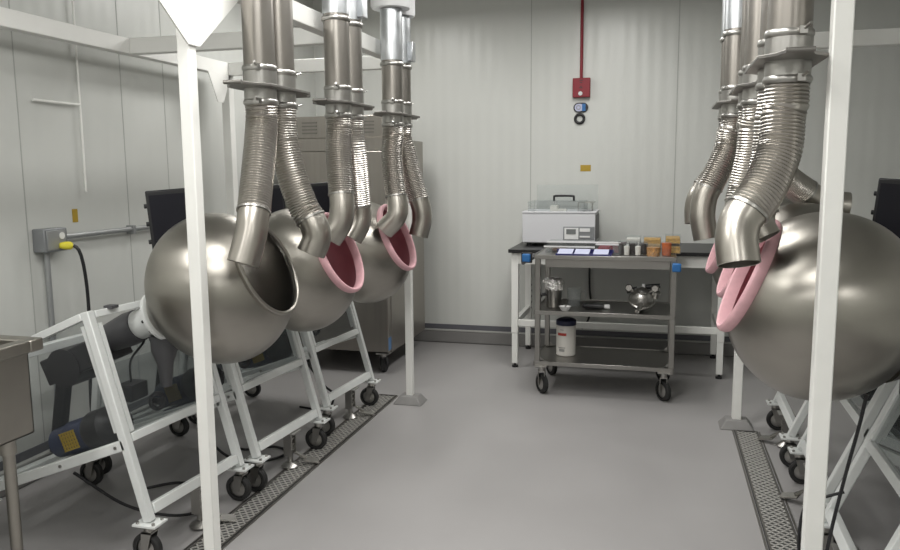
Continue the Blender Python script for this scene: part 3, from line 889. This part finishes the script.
for px in (cx0 + .02, cx1 - .012):
    for py in (cy0 + .02, cy1 - .02):
        po = obj('post', MB().box(px - .018, px + .018, py - .018, py + .018, .19, .968), 'cart_steel', t, bevel=.003)
        br = MB()
        dx = .07 if px < -.3 else -.07
        dy = .06 if py < 5.4 else -.06
        br.prism([(px, py, .236), (px + dx, py, .236), (px, py + dy, .236)], (0, 0, .004))
        br.prism([(px, py, .236), (px + dx * .7, py, .236), (px, py, .285)], (0, .003, 0))
        obj('corner_brace', br, 'cart_steel', po)
        fx = px + (.03 if px < -.3 else -.045)
        ca = obj('caster', MB().box(fx - .04, fx + .04, py - .05, py + .05, .205, .212).cyl((fx, py, .165), (fx, py, .206), .022, 14), 'chrome', t)
        fk = MB()
        wy = py + .025
        for ddx in (-.022, .022):
            fk.prism([(fx + ddx - .002, py - .024, .17), (fx + ddx - .002, py + .026, .17), (fx + ddx - .002, wy + .016, .060), (fx + ddx - .002, wy - .014, .060)], (.004, 0, 0))
        fk.box(fx - .024, fx + .024, py - .024, py + .026, .166, .172)
        obj('fork', fk, 'chrome', ca)
        obj('tyre', MB().lathe([(-.017, .046), (-.017, .063), (-.011, .071), (.011, .071), (.017, .063), (.017, .046)], (fx, wy, .0715), (.8, .6, 0), 32), 'rubber', ca)
        obj('wheel', MB().lathe([(-.020, .016), (-.012, .047), (.012, .047), (.020, .016)], (fx, wy, .0715), (.8, .6, 0), 28, True, True), 'chrome', ca)
hd = MB()
for py in (cy0 + .03, cy1 - .03):
    hd.beam((cx0, py, .962), (cx0 - .075, py - .06, .925), .016, .022, (0, 0, 1))
hd.sweep([(cx0 - .075, cy0 - .03, .925), (cx0 - .075, cy1 - .09, .925)], .013, 12)
obj('push_handle', hd, 'dark_grey', t)
for (bx, by, bz_) in ((cx0 - .055, cy0 - .02, .958), (cx1 + .004, cy0 - .022, .915)):
    obj('corner_bumper', MB().box(bx - .028, bx + .028, by - .016, by + .016, bz_ - .028, bz_ + .028), 'blue', t, bevel=.008)
obj('bumper_frame', MB().box(cx0 - .093, cx0 - .016, cy0 - .012, cy0 + .004, .922, .994), 'black', t, bevel=.006)

CT = .972          # top of cart
CM = .588


# --- trays and containers on the cart
def open_box(x0, x1, y0, y1, z0, z1, th=.002):
    m = MB().box(x0, x1, y0, y1, z0, z0 + th)
    m.box(x0, x1, y0, y0 + th, z0 + th, z1).box(x0, x1, y1 - th, y1, z0 + th, z1)
    m.box(x0, x0 + th, y0 + th, y1 - th, z0 + th, z1).box(x1 - th, x1, y0 + th, y1 - th, z0 + th, z1)
    return m


t = thing('sample_tray', 'navy blue tray holding three pale cards at the front of the cart top', 'tray', (-.47, 5.30, CT))
tx0, tx1, ty0, ty1 = -.66, -.285, 5.235, 5.40
obj('tray_body', open_box(tx0, tx1, ty0, ty1, CT, CT + .012, .004), 'navy', t, bevel=.001)
obj('tray_rim', MB().box(tx0 - .008, tx1 + .008, ty1 - .002, ty1 + .012, CT + .010, CT + .030), 'navy', t)
for i, x in enumerate((-.648, -.535, -.408)):
    m = MB().prism([(x, 5.245, CT + .013), (x + .10, 5.245, CT + .013), (x + .10, 5.37, CT + .032), (x, 5.37, CT + .032)], (0, .002, .003))
    cd = obj('sample_card', m, 'lilac_paper', None)
    tag(cd, ('pale card in the navy tray, leftmost of three', 'pale card in the middle of the navy tray', 'pale card in the navy tray, rightmost of three')[i], 'card', 'pale cards in the navy tray')

t = thing('clear_box', 'shallow clear plastic box with lid at the left end of the cart top', 'plastic box', (-.62, 5.55, CT))
obj('box_body', open_box(-.755, -.42, 5.42, 5.70, CT, CT + .045), 'clear', t)
obj('box_lid', MB().box(-.765, -.41, 5.41, 5.71, CT + .046, CT + .050), 'clear', t)
obj('lid_rim', MB().box(-.765, -.41, 5.406, 5.411, CT + .040, CT + .050), 'paper', t)
obj('contents', MB().lathe([(0, .055), (.014, .062), (.026, .04), (.030, .001)], (-.66, 5.50, CT + .003), (0, 0, 1), 24, True), 'brown', t)

t = thing('clear_box', 'clear plastic box of dark red sweets behind the navy tray', 'plastic box', (-.33, 5.52, CT))
obj('box_body', open_box(-.395, -.19, 5.42, 5.66, CT, CT + .066), 'clear', t)
obj('contents', MB().box(-.39, -.31, 5.425, 5.655, CT + .003, CT + .040).box(-.30, -.195, 5.425, 5.655, CT + .003, CT + .058), 'redfood', t, bevel=.006)
obj('box_lid', MB().box(-.405, -.18, 5.41, 5.67, CT + .067, CT + .071), 'clear', t)
obj('lid_rim', MB().box(-.405, -.18, 5.406, 5.411, CT + .060, CT + .071), 'paper', t)

t = thing('plastic_sheet', 'long clear plastic lid lying across the boxes on the cart top', 'lid', (-.50, 5.5, CT + .072))
obj('lid_sheet', MB().prism([(-.74, 5.43, CT + .0735), (-.24, 5.43, CT + .0735), (-.24, 5.62, CT + .0745), (-.74, 5.62, CT + .0745)], (0, 0, .004)), 'clear', t)
obj('lid_rim', MB().box(-.745, -.235, 5.424, 5.429, CT + .072, CT + .082), 'paper', t)

cups = [  # x, y, r, h, content, fill, label
    (-.255, 5.31, .030, .062, None, 0, 'small empty clear cup at the front of the cart, left of the dark cups'),
    (-.222, 5.42, .031, .085, 'darkfood', .8, 'clear cup of dark chocolate pieces, leftmost of three dark cups'),
    (-.152, 5.42, .031, .085, 'darkfood', .8, 'clear cup of dark chocolate pieces, middle of three dark cups'),
    (-.190, 5.33, .021, .078, 'tub', .75, 'narrow clear cup with whitish filling before the leftmost dark cup'),
    (-.116, 5.33, .021, .078, 'tub', .75, 'narrow clear cup with whitish filling before the middle dark cup'),
    (-.082, 5.42, .031, .085, 'darkfood', .8, 'clear cup of dark pieces beside the amber tub, rightmost dark cup'),
]
for (x, y, r, h, mat, fill, lab) in cups:
    t = thing('deli_cup', lab, 'cup', (x, y, CT), 'clear cups on the cart top')
    obj('cup_body', MB().lathe([(0, r * .86), (h, r), (h, r - .002), (.003, r * .86 - .002)], (x, y, CT), (0, 0, 1), 28, True, True), 'clear', t)
    if mat:
        obj('contents', MB().lathe([(0, r * .82), (h * fill, r * .93), (h * fill + .004, r * .5)], (x, y, CT + .004), (0, 0, 1), 24, True, True), mat, t)
    obj('cup_lid', MB().lathe([(0, r + .003), (.006, r + .003), (.006, r * .8)], (x, y, CT + h), (0, 0, 1), 28, False, True), 'clear', t)


def tub(name, label, x0, x1, y0, y1, z0, h, mat, fill=.8, round_=False, lid='clear'):
    t = thing(name, label, 'food tub', ((x0 + x1) / 2, (y0 + y1) / 2, z0), 'tubs of coloured pieces on the cart top')
    if round_:
        r = (x1 - x0) / 2; c = ((x0 + x1) / 2, (y0 + y1) / 2, z0)
        obj('tub_body', MB().lathe([(0, r * .9), (h, r), (h, r - .002), (.003, r * .88)], c, (0, 0, 1), 28, True, True), 'clear', t)
        obj('contents', MB().lathe([(0, r * .87), (h * fill, r * .95)], (c[0], c[1], z0 + .003), (0, 0, 1), 24, True, True), mat, t)
        obj('tub_lid', MB().lathe([(0, r + .003), (.006, r + .003)], (c[0], c[1], z0 + h), (0, 0, 1), 28, True, True), lid, t)
    else:
        obj('tub_body', open_box(x0, x1, y0, y1, z0, z0 + h), 'clear', t)
        obj('contents', MB().box(x0 + .003, x1 - .003, y0 + .003, y1 - .003, z0 + .003, z0 + h * fill), mat, t, bevel=.004)
        obj('tub_lid', MB().box(x0 - .003, x1 + .003, y0 - .003, y1 + .003, z0 + h, z0 + h + .006), lid, t)


tub('food_tub', 'short round tub of amber pieces at the front of the cart top', -.062, .030, 5.25, 5.342, CT, .078, 'amber', .75, True)
tub('food_tub', 'tub of bright orange pieces at the right of the cart top', .036, .104, 5.33, 5.398, CT, .088, 'orange', .95, True)
tub('food_tub', 'shallow yellow tub under another one at the right end of the cart', .065, .165, 5.48, 5.70, CT, .060, 'mustard', .85)
tub('food_tub', 'shallow yellow tub stacked on top at the right end of the cart', .063, .163, 5.485, 5.695, CT + .067, .050, 'mustard', .8)
tub('food_tub', 'flat clear tub with a pale olive layer behind the dark cups', -.085, .035, 5.54, 5.70, CT, .100, 'mustard', .95)
tub('food_tub', 'flat clear tub of pale pieces behind the leftmost dark cup', -.205, -.105, 5.54, 5.70, CT, .105, 'tub', .9)
tag(obj('paper_sheet', MB().prism([(-.24, 5.206, CT + .0065), (.115, 5.206, CT + .0065), (.115, 5.247, CT + .0025), (-.24, 5.247, CT + .0025)], (0, 0, .001)), 'paper'), 'white paper strip on the front edge of the cart top', 'paper')

# --- middle shelf
t = thing('foil_covered_pot', 'tall steel pot capped with crumpled foil on the middle cart shelf', 'pot', (-.685, 5.42, CM))
px, py = -.690, 5.42
obj('pot_body', MB().lathe([(0, .052), (.006, .056), (.155, .056)], (px, py, CM), (0, 0, 1), 32, True, True), 'cart_steel', t)
fo = []
rng = random.Random(3)
m = MB()
n = 40
vs, fs = [], []
prof = [(.125, .066), (.150, .069), (.178, .067), (.196, .063), (.206, .040), (.209, .001)]
for i, (h, r) in enumerate(prof):
    for q in range(n):
        a = 2 * PI * q / n
        rr = r * (1 + rng.uniform(-.10, .10)) + (.012 if (math.cos(a + .6) < -.6 and i in (2, 3)) else 0)
        vs.append((px + rr * math.cos(a), py + rr * math.sin(a), CM + h + rng.uniform(-.006, .006)))
for i in range(len(prof) - 1):
    for q in range(n):
        fs.append((i * n + q, i * n + (q + 1) % n, (i + 1) * n + (q + 1) % n, (i + 1) * n + q))
m.add(vs, fs, False)
obj('foil_cap', m, 'foil', t)
obj('pot_handle', MB().sweep(catmull([(px - .05, py - .02, CM + .09), (px - .085, py - .03, CM + .085), (px - .10, py - .03, CM + .06), (px - .095, py - .03, CM + .03)], .01), .011, 10), 'black', t)

t = thing('small_bowl', 'small white bowl in front of the foil-capped pot', 'bowl', (-.59, 5.28, CM))
obj('bowl_body', MB().lathe([(0, .022), (.004, .026), (.030, .042), (.030, .039), (.008, .022)], (-.595, 5.275, CM), (0, 0, 1), 28, True, True), 'paper', t)
obj('spoon', MB().sweep([(-.60, 5.275, CM + .016), (-.585, 5.27, CM + .040)], .005, 8), 'chrome', t)

t = thing('clear_pitcher', 'empty clear plastic beaker right of the foil-capped pot', 'beaker', (-.56, 5.48, CM))
obj('beaker_body', MB().lathe([(0, .045), (.13, .052), (.13, .050), (.003, .043)], (-.555, 5.48, CM), (0, 0, 1), 28, True, True), 'clear_faint', t)
obj('beaker_handle', MB().sweep(catmull([(-.505, 5.47, CM + .11), (-.475, 5.465, CM + .10), (-.475, 5.465, CM + .05), (-.507, 5.47, CM + .035)], .01), .006, 8), 'clear_faint', t)

t = thing('hand_blender', 'slim dark tool with white tip lying on the middle cart shelf', 'tool', (-.40, 5.38, CM))
obj('body', MB().lathe([(0, .012), (.02, .018), (.12, .019), (.15, .016)], (-.485, 5.385, CM + .0195), (1, -.05, 0), 20, True, True), 'black', t)
obj('tip', MB().lathe([(0, .013), (.030, .017), (.038, .014)], (-.335, 5.3775, CM + .0195), (1, -.05, 0), 20, True, True), 'paper', t)

t = thing('steel_mixer_head', 'round polished steel vessel with handles and spout on the middle cart shelf', 'vessel', (-.085, 5.36, CM))
vx, vy, vz = -.085, 5.37, CM + .082
prof = [(.080 * math.cos(PI - PI * i / 20), max(.001, .080 * math.sin(PI * i / 20))) for i in range(21)]
vb = obj('vessel_body', MB().lathe(prof, (vx, vy, vz), (.1, -.6, .8), 40), 'chrome', t)
obj('clamp_ring', MB().torus((vx, vy, vz - .005), (.1, -.6, .8), .082, .009, 36, 8), 'chrome', vb)
obj('centre_boss', MB().lathe([(.066, .034), (.088, .030), (.092, .012)], (vx, vy, vz), (.1, -.6, .8), 24, False, True), 'chrome', vb)
for sx_, mt in ((-1, 'chrome'), (1, 'black')):
    d = Vector((sx_ * .75, -.1, .66)).normalized()
    p = Vector((vx, vy, vz))
    e = p + d * .115
    hh = MB().cyl(p + d * .07, e, .014, 14)
    hh.lathe([(-.018, .020), (-.012, .026), (.012, .026), (.018, .020)], e, (0, -1, .2), 20, True, True)
    obj('side_port', hh, 'gate', t)
obj('grip', MB().cyl((vx + .02, vy + .02, vz + .082), (vx + .12, vy + .02, vz + .092), .017, 14), 'black', t)
obj('grip', MB().cyl((vx - .10, vy + .02, vz + .045), (vx - .03, vy + .02, vz + .070), .015, 14), 'black', t)
obj('outlet_cup', MB().lathe([(0, .024), (.045, .030)], (vx + .088, vy - .02, vz + .015), (.2, -.2, .9), 20, True, True), 'chrome', t)
obj('top_knob', MB().cyl((vx + .01, vy, vz + .07), (vx + .012, vy, vz + .105), .011, 12), 'paper', t)
obj('spout', MB().sweep([(vx - .005, vy - .07, vz - .02), (vx - .015, vy - .115, vz - .050), (vx - .025, vy - .140, vz - .064)], [.016, .014, .016], 14), 'chrome', t)

# --- bottom shelf tub
t = thing('wipes_canister', 'white round canister with navy lid on the bottom cart shelf', 'canister', (-.605, 5.46, .232))
tx, ty, tz, tr = -.606, 5.46, .232, .069
cb = obj('canister_body', MB().lathe([(0, tr - .006), (.006, tr), (.215, tr), (.222, tr - .004)], (tx, ty, tz), (0, 0, 1), 44, True, True), 'tub', t)
obj('canister_lid', MB().lathe([(0, tr + .003), (.032, tr + .003), (.042, tr - .012), (.048, tr - .03)], (tx, ty, tz + .222), (0, 0, 1), 44, True, True), 'tub_lid', t)


def curved_label(a0, a1, z0, z1, r):
    vs, fs = [], []
    for i in range(13):
        a = math.radians(a0 + (a1 - a0) * i / 12)
        for z in (z0, z1): vs.append((tx + r * math.cos(a), ty + r * math.sin(a), z))
    for i in range(12): fs.append((2 * i, 2 * i + 2, 2 * i + 3, 2 * i + 1))
    return MB().add(vs, fs, True)


obj('red_label', curved_label(222, 278, tz + .150, tz + .170, tr + .001), 'label_red', cb)
obj('printed_lines', curved_label(228, 272, tz + .060, tz + .067, tr + .001), 'label_grey', cb)
obj('printed_lines', curved_label(232, 268, tz + .035, tz + .055, tr + .0008), 'label_grey', cb)
obj('printed_lines', curved_label(240, 262, tz + .190, tz + .195, tr + .001), 'label_grey', cb)

# ------------------------------------------------------------------ back wall fittings
t = thing('fire_alarm', 'red fire alarm device under a red conduit on the back wall', 'fire alarm', (-.633, Y1, 2.14))
obj('alarm_box', MB().box(-.705, -.562, Y1 - .055, Y1 - .0005, 2.148, 2.305), 'red', t, bevel=.004)
obj('conduit', MB().cyl((-.638, Y1 - .016, 2.305), (-.638, Y1 - .016, ZC), .013, 16), 'red', t)
obj('strobe', MB().lathe([(0, .022), (.010, .018), (.014, .004)], (-.640, Y1 - .055, 2.178), (0, -1, 0), 20, False, True), 'clear', t)
obj('lens', MB().cyl((-.640, Y1 - .055, 2.178), (-.640, Y1 - .060, 2.178), .017, 20), 'paper', t)
gm = MB()
for i, (z, wd) in enumerate(((2.285, .014), (2.268, .010), (2.225, .014), (2.235, .006))):
    gm.box(-.636 - wd, -.636 + wd, Y1 - .0565, Y1 - .055, z - .003, z + .003)
obj('sound_slots', gm, 'black', t)

t = thing('oval_tag', 'oval black-edged blue and white tag on the back wall below the fire alarm', 'sign', (-.63, Y1, 2.03))


def oval(x0, x1, zc, hz, y0, y1, n=16):
    r = hz
    pts = []
    for i in range(n + 1):
        a = PI / 2 + PI * i / n
        pts.append((x0 + r + r * math.cos(a), y0, zc + r * math.sin(a)))
    for i in range(n + 1):
        a = -PI / 2 + PI * i / n
        pts.append((x1 - r + r * math.cos(a), y0, zc + r * math.sin(a)))
    return MB().prism(pts, (0, y1 - y0, 0))


oz = 2.067
obj('frame', oval(-.700, -.578, oz, .040, Y1 - .014, Y1 - .0005), 'black', t, bevel=.003)
obj('white_half', oval(-.690, -.615, oz, .031, Y1 - .016, Y1 - .0139), 'lilac_paper', t)
obj('blue_half', MB().box(-.628, -.600, Y1 - .0175, Y1 - .0139, oz - .030, oz + .030), 'blue', t)
obj('white_disc', MB().torus((-.658, Y1 - .017, oz), (0, 1, 0), .016, .003, 20, 6), 'label_grey', t)
tag(obj('black_ring', MB().torus((-.648, Y1 - .012, 1.975), (0, 1, 0), .036, .0115, 32, 10), 'black'), 'black round ring on the back wall under the oval tag', 'ring')
t = thing('wall_sticker', 'small yellow sticker on the back wall above the water bath', 'sticker', (-.59, Y1, 1.535))
obj('sheet', MB().box(-.636, -.549, Y1 - .002, Y1 - .0003, 1.537, 1.590), 'sticker', t)
t = thing('wall_sticker', 'small yellow sticker on the left wall above the grey conduit', 'sticker', (X0, 3.54, 1.29))
obj('sheet', MB().box(X0 + .0003, X0 + .002, 3.505, 3.545, 1.290, 1.362), 'sticker', t)

tag(obj('electric_cable', MB().sweep(catmull([(-.545, Y1 - .02, .915), (-.545, Y1 - .02, .70), (-.54, Y1 - .02, .52), (-.525, Y1 - .03, .38), (-.55, Y1 - .045, .26), (-.60, Y1 - .06, .19)], .03), .009, 8), 'black'), 'black power cord hanging on the back wall behind the cart', 'cord')

# ------------------------------------------------------------------ left wall conduit
t = thing('outlet_box', 'grey junction box with outlet and conduits on the left wall', 'electrical box', (X0, 3.32, 0))
obj('box_body', MB().box(X0, X0 + .075, 3.215, 3.375, 1.155, 1.275), 'box_grey', t, bevel=.006)
obj('cover_plate', MB().box(X0 + .075, X0 + .079, 3.23, 3.36, 1.165, 1.265), 'conduit', t, bevel=.002)
obj('socket', MB().cyl((X0 + .079, 3.33, 1.235), (X0 + .083, 3.33, 1.235), .018, 20), 'paper', t)
obj('conduit', MB().cyl((X0 + .03, 3.27, .0), (X0 + .03, 3.27, 1.16), .0145, 16), 'conduit', t)
obj('conduit', MB().cyl((X0 + .03, 3.37, 1.222), (X0 + .03, 6.6, 1.222), .0145, 16), 'conduit', t)
st = MB()
for (y, z, v) in ((3.95, 1.222, 0), (4.9, 1.222, 0), (3.27, .74, 1)):
    if v: st.box(X0, X0 + .05, y - .03, y + .03, z - .012, z + .012)
    else: st.box(X0, X0 + .05, y - .012, y + .012, z - .028, z + .022)
obj('strap', st, 'conduit', t)
t = thing('power_plug', 'yellow plug with black cord in the left wall outlet box', 'plug', (X0 + .1, 3.37, 1.18))
obj('plug_body', MB().lathe([(0, .014), (.025, .021), (.05, .021), (.062, .013)], (X0 + .08, 3.31, 1.185), (.80, .55, -.05), 20, True, True), 'plug', t)
obj('cord', MB().sweep(catmull([(X0 + .135, 3.345, 1.182), (X0 + .155, 3.355, 1.16), (X0 + .165, 3.37, 1.08), (X0 + .165, 3.385, .92), (X0 + .16, 3.385, .7), (X0 + .15, 3.37, .3), (X0 + .20, 3.36, .02)], .03), .009, 10), 'black', t)

# faint reflection in the glossy left wall, put in as geometry
# thin white rods stand in for the reflected lines
t = thing('wall_reflection', 'thin white rod standing in for a reflection on the left wall behind the left frame', 'pipe', (X0, 3.62, 0))
obj('pipe', MB().cyl((X0 + .02, 3.60, 1.45), (X0 + .02, 3.60, ZC), .006, 12), 'white', t)  # upright reflected line, modelled as a rod
obj('reflection_arm', MB().cyl((X0 + .02, 3.60, 1.92), (X0 + .02, 3.27, 1.92), .007, 12), 'white', t)

# ------------------------------------------------------------------ sink
t = thing('steel_sink', 'stainless steel sink cut off by the left edge of the photo', 'sink', (-2.42, 1.75, 0))
kx1, kx0, ky0, ky1, kz = -2.12, -2.76, 1.25, 2.25, .97
rim = MB()
rim.box(kx0, kx1, ky0, ky0 + .06, kz - .045, kz).box(kx0, kx1, ky1 - .06, ky1, kz - .045, kz)
rim.box(kx0, kx0 + .06, ky0 + .06, ky1 - .06, kz - .045, kz).box(kx1 - .05, kx1, ky0 + .06, ky1 - .06, kz - .045, kz)
obj('rim', rim, 'sink', t, bevel=.006)
bas = MB()
b0, b1, c0, c1, zb = kx0 + .05, kx1 - .025, ky0 + .05, ky1 - .05, .63
bas.box(b0, b1, c0, c1, zb, zb + .004)
bas.box(b0, b0 + .004, c0, c1, zb, kz - .02).box(b1 - .004, b1, c0, c1, zb, kz - .02)
bas.box(b0, b1, c0, c0 + .004, zb, kz - .02).box(b0, b1, c1 - .004, c1, zb, kz - .02)
obj('basin', bas, 'sink', t)
for lx in (kx0 + .10, kx1 - .065):
    for ly in (ky0 + .12, ky1 - .13):
        lg = obj('leg', MB().cyl((lx, ly, .02), (lx, ly, zb), .0205, 20), 'sink', t)
        obj('socket', MB().cyl((lx, ly, zb - .055), (lx, ly, zb), .027, 20), 'sink', lg)
        obj('foot', MB().cyl((lx, ly, 0), (lx, ly, .02), .024, 16), 'black', lg)

# ------------------------------------------------------------------ loose cables
def cable(label, pts, r=.007):
    tag(obj('power_cable', MB().sweep(catmull(pts, .02), r, 8), 'black'), label, 'cable')


cable('black cable drooping under the nearest left pan stand', [(-2.35, 2.60, .30), (-2.20, 2.72, .12), (-2.05, 2.85, .03), (-1.98, 3.0, .012), (-2.08, 3.18, .010), (-2.28, 3.22, .010), (-2.42, 3.10, .010)])
cable('black cable coiled on the floor under the middle left pan stand', [(-2.30, 3.40, .30), (-2.22, 3.48, .10), (-2.12, 3.55, .012), (-1.98, 3.62, .010), (-1.95, 3.74, .010), (-2.06, 3.80, .010), (-2.20, 3.72, .010), (-2.32, 3.78, .010)])
cable('black cable hanging from the far left pan stand', [(-2.20, 4.35, .50), (-2.10, 4.32, .38), (-2.00, 4.36, .22), (-1.96, 4.42, .14), (-2.05, 4.5, .012), (-2.25, 4.52, .010)])
cable('black cable hanging under the nearest right pan down to the floor', [(.655, 2.62, .84), (.64, 2.62, .74), (.607, 2.62, .56), (.575, 2.62, .36), (.56, 2.62, .18), (.60, 2.63, .010), (.9, 2.66, .010)], .0058)
cable('black cable crossing sideways between the right pan stands', [(.68, 2.93, .39), (.60, 2.93, .355), (.55, 2.93, .31), (.54, 2.93, .15), (.58, 2.93, .010)], .006)
